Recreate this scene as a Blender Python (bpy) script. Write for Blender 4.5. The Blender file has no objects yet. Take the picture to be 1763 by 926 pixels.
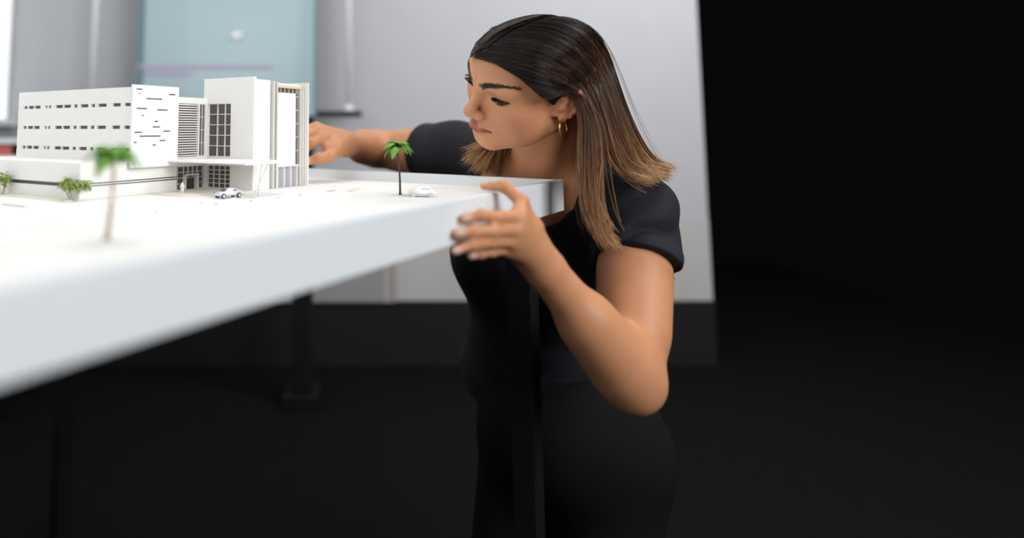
import bpy, bmesh, math, random
import numpy as np
from mathutils import Vector, Matrix

random.seed(7)
rng = np.random.default_rng(11)
SC = bpy.context.scene
COL = SC.collection

# ------------------------------------------------------------------ camera
FPX, PPX, PPY, HC = 1150.0, 600.0, 105.0, 1.013      # focal length and principal point in photograph pixels, eye height
TH = math.atan((222 - PPY) / FPX)                     # camera looks slightly up
cam = bpy.data.cameras.new('camera')
cam.sensor_fit = 'HORIZONTAL'
cam.sensor_width = 36.0
cam.lens = FPX / 1763 * 36.0
cam.shift_x = (881.5 - PPX) / 1763
cam.shift_y = -(463.0 - PPY) / 1763
cam.clip_start = 0.02
cam.dof.use_dof = True
cam.dof.focus_distance = 1.06
cam.dof.aperture_fstop = 1.15
camo = bpy.data.objects.new('camera', cam)
camo.location = (0, 0, HC)
camo.rotation_euler = (math.pi / 2 + TH, 0, 0)
COL.objects.link(camo)
SC.camera = camo

# ------------------------------------------------------------------ world, lights, exposure
world = bpy.data.worlds.new('world')
SC.world = world
world.use_nodes = True
world.node_tree.nodes['Background'].inputs[0].default_value = (0.5, 0.55, 0.6, 1)
world.node_tree.nodes['Background'].inputs[1].default_value = 0.004

def area(name, loc, target, sx, sy, power, col=(1, 1, 1)):
    l = bpy.data.lights.new(name, 'AREA')
    l.shape = 'RECTANGLE'; l.size = sx; l.size_y = sy; l.energy = power; l.color = col
    o = bpy.data.objects.new(name, l)
    o.location = loc
    o.rotation_euler = (Vector(target) - Vector(loc)).to_track_quat('-Z', 'Y').to_euler()
    COL.objects.link(o)
    return o
area('ceiling_lamp', (-0.3, 1.3, 2.75), (-0.2, 1.1, 0.9), 1.3, 1.3, 23, (1.0, 0.985, 0.96))
area('ceiling_lamp.001', (1.5, 1.5, 2.55), (1.35, 3.0, 1.1), 0.9, 0.9, 42, (0.97, 0.98, 1.0))
area('fill_light', (-1.2, -1.5, 1.9), (0.1, 1.1, 0.95), 1.4, 1.2, 17, (0.98, 0.99, 1.0))  # unseen fill lamp, added to brighten the face and left facade
area('window_light', (1.9, -0.9, 2.0), (0.0, 1.2, 0.95), 1.7, 1.4, 73, (0.97, 0.985, 1.0))

vs = SC.view_settings
vs.view_transform = 'Standard'; vs.look = 'None'; vs.exposure = 0.0; vs.gamma = 1.0; vs.use_curve_mapping = False
SC.cycles.use_denoising = True

# ------------------------------------------------------------------ helpers
_f = np.array([0, math.cos(TH), math.sin(TH)]); _u = np.array([0, -math.sin(TH), math.cos(TH)]); CAM = np.array([0, 0, HC])
def ray(px, py):
    x = (px - PPX) / FPX; y = -(py - PPY) / FPX
    return np.array([x, math.cos(TH) - y * math.sin(TH), math.sin(TH) + y * math.cos(TH)])
def W(px, py, Y):                                     # the point seen at a photograph pixel, at distance Y into the room
    d = ray(px, py); return CAM + d * (Y / d[1])
def onz(px, py, z):
    d = ray(px, py); return CAM + d * ((z - HC) / d[2])

def mat(name, col, rough=0.6, metal=0.0, spec=0.5, noise=0.0, scale=30.0, bump=0.0, emit=None, strength=0.0, coat=0.0):
    m = bpy.data.materials.new(name); m.use_nodes = True
    nt = m.node_tree; b = nt.nodes['Principled BSDF']
    b.inputs['Base Color'].default_value = (*col, 1)
    b.inputs['Roughness'].default_value = rough
    b.inputs['Metallic'].default_value = metal
    b.inputs['Specular IOR Level'].default_value = spec
    b.inputs['Coat Weight'].default_value = coat
    if emit:
        b.inputs['Emission Color'].default_value = (*emit, 1); b.inputs['Emission Strength'].default_value = strength
    if noise or bump:
        tc = nt.nodes.new('ShaderNodeTexCoord'); n = nt.nodes.new('ShaderNodeTexNoise')
        n.inputs['Scale'].default_value = scale; n.inputs['Detail'].default_value = 6
        nt.links.new(tc.outputs['Object'], n.inputs['Vector'])
        if noise:
            r = nt.nodes.new('ShaderNodeMixRGB'); r.blend_type = 'MIX'
            r.inputs[1].default_value = (*[c * (1 - noise) for c in col], 1); r.inputs[2].default_value = (*[min(1, c * (1 + noise)) for c in col], 1)
            nt.links.new(n.outputs['Fac'], r.inputs[0]); nt.links.new(r.outputs[0], b.inputs['Base Color'])
        if bump:
            bp = nt.nodes.new('ShaderNodeBump'); bp.inputs['Strength'].default_value = bump; bp.inputs['Distance'].default_value = 0.002
            nt.links.new(n.outputs['Fac'], bp.inputs['Height']); nt.links.new(bp.outputs[0], b.inputs['Normal'])
    return m

def link(name, me, m, parent=None, loc=None, smooth=False):
    o = bpy.data.objects.new(name, me)
    if m and len(me.materials) == 0: me.materials.append(m)
    COL.objects.link(o)
    if parent is not None: o.parent = parent
    if loc is not None: o.location = loc
    if smooth: me.shade_smooth()
    return o
def tag(o, label=None, cat=None, group=None, kind=None):
    for k, v in (('label', label), ('category', cat), ('group', group), ('kind', kind)):
        if v: o[k] = v
    return o
def empty(name, loc, rz=0.0, label=None, cat=None, group=None):
    o = bpy.data.objects.new(name, None); COL.objects.link(o)
    o.location = loc; o.rotation_euler = (0, 0, rz); o.empty_display_size = 0.02
    return tag(o, label, cat, group)

def boxmesh(name, lo, hi, bevel=0.0):
    bm = bmesh.new()
    r = bmesh.ops.create_cube(bm, size=1.0)
    for v in bm.verts:
        v.co = Vector([lo[i] + (v.co[i] + 0.5) * (hi[i] - lo[i]) for i in range(3)])
    if bevel: bmesh.ops.bevel(bm, geom=bm.edges[:], offset=bevel, segments=2, affect='EDGES', profile=0.6)
    me = bpy.data.meshes.new(name); bm.to_mesh(me); bm.free(); return me
def box(name, lo, hi, m, parent=None, bevel=0.0):
    return link(name, boxmesh(name, lo, hi, bevel), m, parent)
def tube_mesh(name, pts, rad, seg=8, caps=True):
    pts = [np.array(p, float) for p in pts]; n = len(pts)
    rad = rad if hasattr(rad, '__len__') else [rad] * n
    V = []; Fc = []
    for i, p in enumerate(pts):
        t = pts[min(i + 1, n - 1)] - pts[max(i - 1, 0)]; t = t / (np.linalg.norm(t) + 1e-12)
        a = np.cross(t, [0, 0, 1.0]);
        if np.linalg.norm(a) < 0.05: a = np.cross(t, [1.0, 0, 0])
        a /= np.linalg.norm(a); b = np.cross(t, a)
        for k in range(seg):
            q = 2 * math.pi * k / seg; V.append(p + rad[i] * (a * math.cos(q) + b * math.sin(q)))
    for i in range(n - 1):
        for k in range(seg):
            Fc.append((i * seg + k, i * seg + (k + 1) % seg, (i + 1) * seg + (k + 1) % seg, (i + 1) * seg + k))
    if caps: Fc += [tuple(range(seg))[::-1], tuple((n - 1) * seg + k for k in range(seg))]
    me = bpy.data.meshes.new(name); me.from_pydata([tuple(v) for v in V], [], Fc); me.validate(); return me
def tube(name, pts, rad, m, parent=None, seg=8, smooth=True):
    return link(name, tube_mesh(name, pts, rad, seg), m, parent, smooth=smooth)

# ------------------------------------------------------------------ materials of the room
M_wall = mat('wall_paint', (0.41, 0.41, 0.425), 0.85, noise=0.04, scale=6, bump=0.15)
M_dado = mat('dado_plaster', (0.42, 0.405, 0.39), 0.8, noise=0.12, scale=5, bump=0.2)
M_panel = mat('dado_panel', (0.28, 0.268, 0.272), 0.6, noise=0.04, scale=4)
M_beige = mat('panel_edge', (0.48, 0.42, 0.36), 0.6)
M_char = mat('charcoal', (0.012, 0.012, 0.013), 0.8, spec=0.15)
M_floor = mat('dark_floor', (0.006, 0.006, 0.0065), 0.9, spec=0.05, noise=0.2, scale=20)
M_white = mat('white_paint', (0.78, 0.78, 0.78), 0.5)
M_black = mat('black_metal', (0.006, 0.006, 0.007), 0.6, spec=0.2)
M_teal = mat('teal_glass', (0.30, 0.405, 0.44), 0.22, spec=0.5, noise=0.06, scale=2.2, coat=0.3)
M_tealedge = mat('teal_glass_edge', (0.10, 0.17, 0.20), 0.3)
M_steel = mat('satin_rod', (0.86, 0.85, 0.84), 0.45)
M_darkbar = mat('dark_rail', (0.012, 0.018, 0.024), 0.5)
M_sky = mat('daylight_pane', (0.9, 0.95, 1.0), 0.3, emit=(0.92, 0.97, 1.0), strength=0.6)
M_red = mat('red_card', (0.62, 0.13, 0.11), 0.6)
M_pink = mat('pink_reflection', (0.42, 0.33, 0.47), 0.5)

# ------------------------------------------------------------------ the room
WY = 3.0
XL, XR = -1.525, 1.585
def struct(o): o['kind'] = 'structure'; return o
struct(box('floor', (-3.2, -1.6, -0.06), (3.2, 5.2, 0.0), M_floor))
zd = W(1190, 378, WY)[2]                              # top of the darker lower wall
wb = struct(box('wall_back', (XL, WY, zd), (XR, WY + 0.12, 2.9), M_wall))
struct(box('trim_1', (XL, WY - 0.004, 0.27), (XR, WY + 0.12, zd), M_dado))
struct(box('baseboard_back', (XL, WY - 0.02, 0.0), (XR, WY + 0.12, 0.27), M_char, None, 0.004))
xp = W(680, 480, WY)[0]
pnl = struct(box('trim_2', (XL + 0.1, WY - 0.035, 0.27), (xp, WY - 0.004, zd - 0.12), M_panel, None, 0.003))
box('edge_strip', (W(662.5, 480, WY - .04)[0], WY - 0.039, 0.272), (W(667.5, 480, WY - .04)[0], WY - 0.0335, zd - 0.122), M_beige, pnl)
# left wall with its daylight window
zs0 = W(10, 205, 2.95)[2]
wl = struct(box('wall_left', (XL - 0.14, -0.6, 0), (XL, WY + 0.12, zs0 - 0.03), mat('wall_paint_left', (0.36, 0.40, 0.44), 0.85, noise=0.04, scale=6)))
box('wall_header', (XL - 0.14, -0.6, 2.55), (XL, WY + 0.12, 2.9), M_wall, wl)
box('wall_pier', (XL - 0.14, 2.992, zs0 - 0.03), (XL, WY + 0.12, 2.55), M_wall, wl)
wn = bpy.data.objects.new('window_1', None); COL.objects.link(wn); wn['kind'] = 'structure'; wn.location = (XL, 1.2, zs0)
def wbox(n, lo, hi, m, bev=0.0):
    lo = np.array(lo) - np.array(wn.location); hi = np.array(hi) - np.array(wn.location); return box(n, lo, hi, m, wn, bev)
wbox('window_sill', (XL - 0.16, -0.6, zs0 - 0.03), (XL + 0.05, 2.992, zs0), M_white, 0.004)
wbox('pane', (XL - 0.012, -0.55, zs0), (XL - 0.004, 2.985, 2.53), M_sky)
for yy, ye in ((-0.6, -0.55), (0.58, 0.63), (1.76, 1.81), (2.985, 2.992)):
    wbox('window_frame', (XL - 0.1, yy, zs0), (XL + 0.002, ye, 2.55), M_white)
wbox('window_frame', (XL - 0.1, -0.55, 2.5), (XL - 0.0, 2.985, 2.55), M_white)

# hanging glass board with rods and rail in front of the back wall
BY = 2.82
def bx(px): return W(px, 150, BY)[0]
zt = 2.9
gb = empty('glass_board', (bx(389), BY, W(389, 207, BY)[2]), 0, 'tall teal tinted glass board hanging from two steel rods before the wall', 'board')
gl = np.array(gb.location)
def gbox(n, lo, hi, m, bev=0.0): return box(n, np.array(lo) - gl, np.array(hi) - gl, m, gb, bev)
zb = W(389, 207, BY)[2]
gbox('panel', (bx(243), BY - 0.012, zb), (bx(543), BY, 2.2), M_teal, 0.002)
gbox('panel_edge', (bx(236), BY - 0.016, zb), (bx(247), BY + 0.004, 2.2), M_tealedge, 0.001)
gbox('panel_edge', (bx(541), BY - 0.014, zb), (bx(545), BY + 0.002, 2.2), M_tealedge, 0.001)
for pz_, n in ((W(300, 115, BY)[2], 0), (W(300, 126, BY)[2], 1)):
    gbox('reflection_line', (bx(238 if n == 0 else 250), BY - 0.0175, pz_ - 0.006), (bx(470 if n == 0 else 330), BY - 0.0125, pz_ + 0.006), M_pink)  # pink reflections in the glass, painted as thin coloured strips
zr_ = W(600, 196, BY + 0.05)[2]
gbox('rail', (bx(150), BY + 0.03, zr_ - 0.014), (W(623, 196, BY + .05)[0], BY + 0.065, zr_ + 0.011), M_black, 0.003)
for a_, b_ in ((162, 0), (600.5, 1)):
    X = W(a_, 100, BY + .045)[0]
    r = tube('rod', [np.array((X, BY + 0.047, zr_ + 0.011)) - gl, np.array((X, BY + 0.047, zt)) - gl], 0.0115, M_steel, gb, 12)
    link('rod_collar', tube_mesh('rod_collar', [np.array((X, BY + 0.047, zr_ + 0.0112)) - gl, np.array((X, BY + 0.047, zr_ + 0.03)) - gl], 0.019, 12), M_steel, r, smooth=True)
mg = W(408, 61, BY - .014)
def disc(name, c, r, th_, m, parent=None, sx=1.0, sy=1.0):
    bm = bmesh.new(); bmesh.ops.create_cone(bm, cap_ends=True, segments=24, radius1=r, radius2=r * 0.9, depth=th_)
    bmesh.ops.rotate(bm, verts=bm.verts, matrix=Matrix.Rotation(math.pi / 2, 3, 'X'))
    for v in bm.verts: v.co.x *= sx; v.co.z *= sy; v.co += Vector(c)
    me = bpy.data.meshes.new(name); bm.to_mesh(me); bm.free(); return link(name, me, m, parent, smooth=False)
tag(disc('reflection_spot', (mg[0], BY - 0.017, mg[2]), 0.02, 0.01, M_white, None, 1.2, 0.75), 'small white oval disc imitating a lamp reflection on the teal glass board', 'reflection_spot')  # white disc stands in for a lamp's reflection in the glass

# things standing at the far left: white shelf with a red box
SY = 2.45
sx0, sx1 = W(-60, 250, SY)[0], W(29, 250, SY)[0]
zsh = W(10, 246, SY)[2]
sh = empty('low_bench', ((sx0 + sx1) / 2, SY + 0.1, 0), 0, 'white bench under the window behind the model, carrying a shelf', 'bench')
shl = np.array(sh.location)
def sbox(n, lo, hi, m, bev=0.0): return box(n, np.array(lo) - shl, np.array(hi) - shl, m, sh, bev)
zlo = W(10, 268, SY)[2]
sbox('top', (sx0, SY, zsh - 0.004), (sx1, SY + 0.25, zsh + 0.012), M_white, 0.003)
sbox('shelf', (sx0, SY, zlo - 0.02), (sx1, SY + 0.25, zlo), M_white, 0.003)
for x_ in (sx0, sx1 - 0.02):
    for y_ in (SY + 0.005, SY + 0.22):
        sbox('leg', (x_, y_, 0), (x_ + 0.02, y_ + 0.025, zsh - 0.004), M_black, 0.002)
tag(box('storage_box', (sx0 + 0.022, SY + 0.008, zlo + 0.0005), (sx1 - 0.021, SY + 0.19, zsh - 0.008), M_red, None, 0.004), 'red storage box on the white bench shelf at far left', 'box')
# black equipment case on the far side of the hand
ex0, ex1 = W(505, 250, 2.55)[0], W(538, 250, 2.55)[0]
ek = empty('equipment_case', ((ex0 + ex1) / 2, 2.6, 0), 0, 'tall black case standing behind the hand and the model tower', 'case')
el = np.array(ek.location); zc = W(530, 206, 2.55)[2]
box('case_body', np.array((ex0, 2.55, 0.05)) - el, np.array((ex1, 2.66, zc)) - el, M_black, ek, 0.006)
box('plinth', np.array((ex0 - 0.03, 2.52, 0)) - el, np.array((ex1 + 0.03, 2.69, 0.05)) - el, M_black, ek, 0.004)
box('case_lid', np.array((ex0 - 0.002, 2.548, zc)) - el, np.array((ex1 + 0.002, 2.662, zc + 0.015)) - el, M_black, ek, 0.003)

# ------------------------------------------------------------------ the display table
S = 0.864
ZR = HC - 0.0929 * S          # rim top
ZS = HC - 0.1129 * S          # sunken top
ZB = HC - 0.1488 * S          # underside of the fascia
CN = np.array([0.397 * S, 1.25 * S])
UD = np.array([-0.578, -0.816]); VD = np.array([-0.816, 0.578])
LU, LV = 1.5, 1.25
tb = empty('display_table', (CN[0], CN[1], 0), math.atan2(UD[1], UD[0]), 'white tray-topped display table carrying the architectural model', 'table')
# local x runs along the long front edge (UD); local y = -VD side -> flip sign
def tl(u, v, z): return (u, -v, z)
def tbox(n, u0, u1, v0, v1, z0, z1, m, bev=0.0): return box(n, (u0, -v1, z0), (u1, -v0, z1), m, tb, bev)
M_tab = mat('table_white', (0.755, 0.79, 0.81), 0.45, noise=0.015, scale=8)
M_base = mat('model_ground', (0.86, 0.845, 0.82), 0.6, noise=0.03, scale=7)
RT = 0.011
tbox('tray_top', RT, LU - RT, RT, LV - RT, ZS - 0.012, ZS, M_base)
tbox('fascia', 0, LU, 0, RT, ZB, ZR, M_tab, 0.0012)
tbox('fascia', 0, LU, LV - RT, LV, ZB, ZR, M_tab, 0.0012)
tbox('fascia', 0, RT, RT, LV - RT, ZB, ZR, M_tab, 0.0012)
tbox('fascia', LU - RT, LU, RT, LV - RT, ZB, ZR, M_tab, 0.0012)
tbox('under_frame', RT, LU - RT, RT, LV - RT, ZB + 0.004, ZS - 0.012, M_tab)
for u_ in (0.07, LU - 0.1):
    for v_ in (0.02, LV - 0.06):
        tbox('leg', u_, u_ + 0.035, v_, v_ + 0.035, 0, ZB + 0.004, M_black, 0.002)

# ------------------------------------------------------------------ the architectural model, in its own frame: a recedes right, b recedes left
AN = math.radians(57.0)
AX = np.array([math.cos(AN), math.sin(AN)]); BX = np.array([-math.sin(AN), math.cos(AN)])
T0 = np.array([-0.17564 * S, 1.242 * S])
def ML(a, b, z=0.0):                                   # model-frame metres (photo scale) -> world
    p = T0 + S * (a * AX + b * BX); return np.array([p[0], p[1], ZS + S * z])
M_model = mat('model_card', (0.80, 0.785, 0.755), 0.7, noise=0.03, scale=40)
M_model2 = mat('model_card_cool', (0.82, 0.82, 0.82), 0.7, noise=0.02, scale=40)
M_glass = mat('model_window', (0.115, 0.095, 0.092), 0.45, spec=0.3)
M_fin = mat('model_fin', (0.70, 0.68, 0.63), 0.7)
M_beam = mat('model_beam', (0.72, 0.60, 0.47), 0.7)
bd = empty('model_building', (T0[0], T0[1], ZS), AN, 'white architectural model building with tower, canopy and low podium on the table', 'model building')
bd.scale = (S, S, S)
def mb(n, a0, a1, b0, b1, z0, z1, m=None, parent=None, bev=0.0):
    return box(n, (a0, b0, z0), (a1, b1, z1), m or M_model, parent or bd, bev)
GAP = 0.0002
# low podium: two storeys with a dark reveal
pod = mb('podium', -0.274, -0.0795, 0.121, 0.49, 0.0005, 0.0560)
mb('podium_lower_wall', -0.280, -0.0785, 0.1150, 0.50, 0.0004, 0.0205, M_model, pod)
mb('podium_upper_wall', -0.280, -0.0785, 0.1150, 0.50, 0.0265, 0.0585, M_model, pod)
mb('reveal', -0.2755, -0.0795, 0.1185, 0.496, 0.0206, 0.0264, M_glass, pod)
mb('reveal_strip', -0.2745, -0.0790, 0.1162, 0.498, 0.0225, 0.0243, M_model, pod)
mb('plinth_strip', -0.288, -0.082, 0.107, 0.53, 0.0001, 0.0016, M_fin, pod)
# upper office block: facade with three rows of slots
blk = mb('office_block', -0.184, -0.089, 0.112, 0.446, 0.0586, 0.183)
ua0, ub0, ub1 = -0.1886, 0.1100, 0.449
rows = (0.0778, 0.1159, 0.1548)
zz = [0.0532] + [v for r in rows for v in (r - 0.0029, r + 0.0029)] + [0.1848]
for k in range(0, 8, 2):
    mb('facade_band', ua0, ua0 + 0.0050, ub0, ub1, zz[k], zz[k + 1], M_model, blk)
# slots measured along the facade (fraction from its left end), solid pieces between them
solids = [(0.0, .055), (.085, .097), (.15, .159), (.215, .263), (.282, .294), (.316, .361), (.423, .432), (.497, .525), (.553, .582), (.648, .675), (.704, .73), (.80, .850), (.912, .945), (.990, 1.0)]
for r in rows:
    mb('slot_back', ua0 + 0.0044, ua0 + 0.0050, ub0, ub1, r - 0.0029, r + 0.0029, M_glass, blk)
    for s0, s1 in solids:
        mb('slot_pier', ua0 + 0.0006, ua0 + 0.0043, ub1 - s1 * (ub1 - ub0), ub1 - s0 * (ub1 - ub0), r - 0.0029, r + 0.0029, M_model, blk)
# gable panel with scattered slots
pa0, pa1, pb0, pb1, pz0, pz1 = -0.1915, -0.088, 0.1040, 0.1085, 0.0470, 0.1888
gp = mb('gable_panel', pa0, pa1, pb0 + 0.0012, pb1, pz0, pz1, M_model2)
# slots: (a0,a1,z,h) ; the face is built of strips around them
slots = [(-.1845, -.172, .1812), (-.112, -.096, .1748), (-.179, -.176, .1735), (-.163, -.127, .1655), (-.183, -.160, .1480), (-.138, -.114, .1465), (-.171, -.167, .1360), (-.143, -.135, .1262), (-.147, -.130, .1165), (-.186, -.170, .1072), (-.123, -.106, .1090), (-.175, -.128, .1005), (-.187, -.180, .0900), (-.131, -.117, .0925), (-.146, -.138, .0850)]
slots = [(max(s[0], pa0 + .003), s[1], s[2]) for s in slots]
hs = 0.0011
zc_ = sorted({pz0, pz1} | {s[2] - hs for s in slots} | {s[2] + hs for s in slots})
for k in range(len(zc_) - 1):
    z0_, z1_ = zc_[k], zc_[k + 1]
    cut = sorted([(s[0], s[1]) for s in slots if s[2] - hs < (z0_ + z1_) / 2 < s[2] + hs])
    x_ = pa0
    for c0, c1 in cut + [(pa1, pa1)]:
        if c0 - x_ > 1e-5: mb('panel_face', x_, c0, pb0, pb0 + 0.0011, z0_, z1_, M_model2, gp)
        x_ = c1
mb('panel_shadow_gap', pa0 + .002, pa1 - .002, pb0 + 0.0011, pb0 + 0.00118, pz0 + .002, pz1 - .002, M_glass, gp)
# link block: louvres above, glazed entrance below
lk = mb('link_block', -0.0785, -0.0005, 0.124, 0.20, 0.0005, 0.170)
LB = 0.118
mb('link_parapet', -0.088, -0.0005, LB, LB + 0.005, 0.1605, 0.1722, M_model, lk)
mb('link_spandrel', -0.0785, -0.0005, LB, LB + 0.005, 0.0440, 0.0612, M_model, lk)
mb('louvre_backing', -0.088, -0.024, LB + 0.0042, LB + 0.005, 0.0612, 0.1605, M_glass, lk)
ns = 22
for k in range(ns):
    z_ = 0.0612 + (k + 0.5) * (0.1605 - 0.0612) / ns
    mb('slat', -0.088, -0.0245, LB, LB + 0.0035, z_ - 0.0010, z_ + 0.0010, M_model, lk)
mb('louvre_jamb', -0.0245, -0.0218, LB - 0.001, LB + 0.005, 0.0612, 0.1605, M_model, lk)
def window(n, plane, p0, p1, z0, z1, cols, rws, at, parent, bar=0.0009, depth=0.0028, skip=(), widths=None):
    # plane 'b' lies along a at b=at (faces -b); plane 'a' lies along b at a=at (faces -a)
    def bb(nm, s0, s1, q0, q1, d0, d1, m, par):
        if plane == 'b': return mb(nm, s0, s1, at + d0, at + d1, q0, q1, m, par)
        return mb(nm, at + d0, at + d1, s0, s1, q0, q1, m, par)
    fr = empty(n, (0, 0, 0)); fr.parent = parent
    xs = [p0 + (p1 - p0) * k / cols for k in range(cols + 1)] if widths is None else widths
    zs = [z0 + (z1 - z0) * k / rws for k in range(rws + 1)]
    for i in range(cols):
        for j in range(rws):
            if (i, j) in skip: continue
            bb('pane', xs[i], xs[i + 1], zs[j], zs[j + 1], depth, depth + 0.0006, M_glass, fr)
    for i in range(cols + 1):
        lo = min([j for j in range(rws) if (i, j) not in skip or (i - 1, j) not in skip] or [0])
        bb('mullion', xs[i] - bar / 2, xs[i] + bar / 2, zs[lo], z1, 0.0002, depth, M_model, fr)
    for j in range(rws + 1):
        run = None
        for i in range(cols + 1):
            ok = i < cols and not ((i, j) in skip and (i, j - 1) in skip) and not (j == 0 and (i, 0) in skip)
            if ok and run is None: run = xs[i]
            if not ok and run is not None:
                bb('transom', run, xs[i], zs[j] - bar / 2, zs[j] + bar / 2, 0.0, depth - 0.0002, M_model, fr); run = None
    return fr
window('link_window', 'b', -0.0212, -0.0065, 0.0620, 0.1605, 2, 4, LB, lk)
window('entrance_window', 'b', -0.0735, -0.0090, 0.0012, 0.0435, 5, 4, LB, lk, skip=((1, 0), (2, 0), (3, 0), (1, 1), (2, 1), (3, 1)), widths=[-.0735, -.058, -.047, -.035, -.024, -.009])
ed = mb('entrance_door', -0.0545, -0.0290, LB + 0.0032, LB + 0.0040, 0.0010, 0.0265, mat('model_door', (0.05, 0.052, 0.055), 0.5), lk)
mb('door_jamb', -0.0585, -0.0548, LB - 0.004, LB + 0.004, 0.0010, 0.0290, M_fin, ed)
mb('door_jamb', -0.0287, -0.0235, LB - 0.004, LB + 0.004, 0.0010, 0.0290, M_fin, ed)
mb('door_head', -0.0585, -0.0235, LB - 0.0055, LB + 0.004, 0.0265, 0.0292, M_fin, ed)
mb('corner_post', -0.0064, -0.0005, LB - 0.0006, LB + 0.005, 0.0005, 0.1605, M_model, lk)
# tower
tw = mb('tower', 0.0085, 0.128, 0.006, 0.1285, 0.0005, 0.2030)
def lw(nm, b0, b1, z0, z1): mb(nm, 0.0, 0.0080, b0, b1, z0, z1, M_model, tw)
lw('tower_wall', 0.0012, 0.1290, 0.1612, 0.2105)
lw('tower_wall', 0.0012, 0.1290, 0.0433, 0.0605)
lw('tower_wall', 0.0012, 0.0575, 0.0605, 0.1612); lw('tower_wall', 0.0012, 0.0575, 0.0005, 0.0433)
lw('tower_wall', 0.1175, 0.1290, 0.0605, 0.1612); lw('tower_wall', 0.1165, 0.1290, 0.0005, 0.0433)
window('tower_window', 'a', 0.0575, 0.1175, 0.0605, 0.1612, 3, 5, 0.0022, tw, bar=0.0014, widths=[.0575, .0745, .0945, .1175])
window('tower_lower_window', 'a', 0.0575, 0.1165, 0.0015, 0.0433, 4, 5, 0.0022, tw, bar=0.0011)
mb('side_wall', 0.0005, 0.0475, 0.0, 0.0055, 0.0005, 0.2050, M_model2, tw)
mb('parapet_cap', 0.0005, 0.0480, 0.0, 0.012, 0.2050, 0.2062, M_model2, tw)
for x_ in (0.0510, 0.0605):
    mb('fin', x_, x_ + 0.0032, -0.006, 0.0055, 0.0005, 0.2045, M_fin, tw)
mb('groove_back', 0.0475, 0.0660, 0.0045, 0.0055, 0.0005, 0.200, M_fin, tw)
mb('white_panel', 0.0675, 0.1245, -0.0022, 0.0015, 0.0425, 0.1838, M_model2, tw)
mb('panel_ledge', 0.0660, 0.1370, -0.0030, 0.0060, 0.0395, 0.0424, M_model, tw)
mb('glazing_back', 0.0660, 0.1380, 0.0052, 0.0058, 0.0425, 0.1960, M_glass, tw)
for k in range(6):
    mb('mullion', 0.0675 + k * 0.0128, 0.0690 + k * 0.0128, 0.0008, 0.0050, 0.1842, 0.1930, M_fin, tw)
for k in range(1, 6):
    mb('transom', 0.1250, 0.1372, 0.0008, 0.0050, 0.0425 + k * 0.0268, 0.0442 + k * 0.0268, M_fin, tw)
mb('head_beam', 0.0655, 0.1480, -0.004, 0.0058, 0.1932, 0.1982, M_beam, tw)
mb('roof_slab', 0.0655, 0.1540, 0.003, 0.08, 0.1984, 0.2010, M_model, tw)
for x_, b_ in ((0.1380, -0.0035), (0.1436, -0.0055), (0.1492, -0.0075)):
    mb('fin', x_, x_ + 0.0046, b_, 0.0080, 0.0005, 0.1925 if x_ < 0.149 else 0.2065, M_fin, tw)
mb('end_wall', 0.1545, 0.1600, -0.0090, 0.0900, 0.0005, 0.2070, M_model, tw)
for k, x_ in enumerate((0.0690, 0.0900, 0.1110, 0.1310)):
    mb('ground_fin', x_, x_ + 0.0028, -0.001, 0.0055, 0.0005, 0.0393, M_model, tw)
mb('ground_glazing', 0.0660, 0.1375, 0.0053, 0.0059, 0.0006, 0.0393, mat('model_grey_pane', (0.42, 0.42, 0.45), 0.4), tw)
# canopy on crossed struts
cp = mb('canopy', -0.1100, -0.0008, -0.0780, 0.1030, 0.0545, 0.0575, M_model2)
mb('canopy_edge', -0.1105, -0.0006, -0.0792, -0.0781, 0.0535, 0.0580, M_model2, cp)
def mp(a, b, z): return (a, b, z)
for p, q in (((-0.062, -0.074, 0.0544), (-0.0735, -0.0755, 0.0005)), ((-0.0455, -0.0745, 0.0544), (-0.0905, -0.080, 0.0005))):
    tube('strut', [p, q], 0.0011, M_fin, cp, 8)
# entrance plaza slabs and kerb lines on the model ground
def slab(label, a0, a1, b0, b1, h, m=M_base, rot=0.0, nm='ground_slab'):
    c = ML((a0 + a1) / 2, (b0 + b1) / 2); me = boxmesh(nm, (-(a1 - a0) / 2 * S, -(b1 - b0) / 2 * S, 0.0), ((a1 - a0) / 2 * S, (b1 - b0) / 2 * S, h * S), 0.0)
    o = link(nm, me, m); o.location = c + np.array((0, 0, 0.0001)); o.rotation_euler = (0, 0, AN + rot); return tag(o, label, 'model slab' if nm == 'ground_slab' else 'parking stop', 'flat slabs of the model ground' if nm == 'ground_slab' else 'parking stops of the model', 'thing')
M_sand = mat('model_sand', (0.74, 0.69, 0.58), 0.75, noise=0.05, scale=30)
M_grey = mat('model_grey', (0.52, 0.52, 0.53), 0.7)
slab('sand coloured plaza slab before the model entrance under the canopy', -0.150, -0.001, 0.022, 0.106, 0.0022, M_sand)
slab('low pale step slab beside the small silver car', -0.110, -0.004, -0.012, 0.021, 0.0014, M_sand)
slab('long thin kerb running along the foot of the model tower', -0.060, 0.230, -0.036, -0.0335, 0.0012, M_model)
slab('second thin kerb farther out from the model tower', -0.120, 0.230, -0.060, -0.058, 0.0010, M_model)
slab('flat sandy slab lying left of the lone sharp palm', 0.080, 0.128, -0.160, -0.148, 0.0026, M_sand, 0.25)
slab('thin grey stick lying beside the flat sandy slab', 0.055, 0.085, -0.128, -0.1245, 0.0020, M_grey, 0.2)
slab('pale kerb at the foot of the podium left side', -0.302, -0.2895, 0.12, 0.50, 0.0022, M_sand)
slab('blurred low bar on the ground in front of the podium bush', -0.380, -0.374, 0.10, 0.16, 0.0030, M_fin)
slab('blurred low bar at the left edge of the model ground', -0.420, -0.412, 0.185, 0.24, 0.0050, M_fin)
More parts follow.
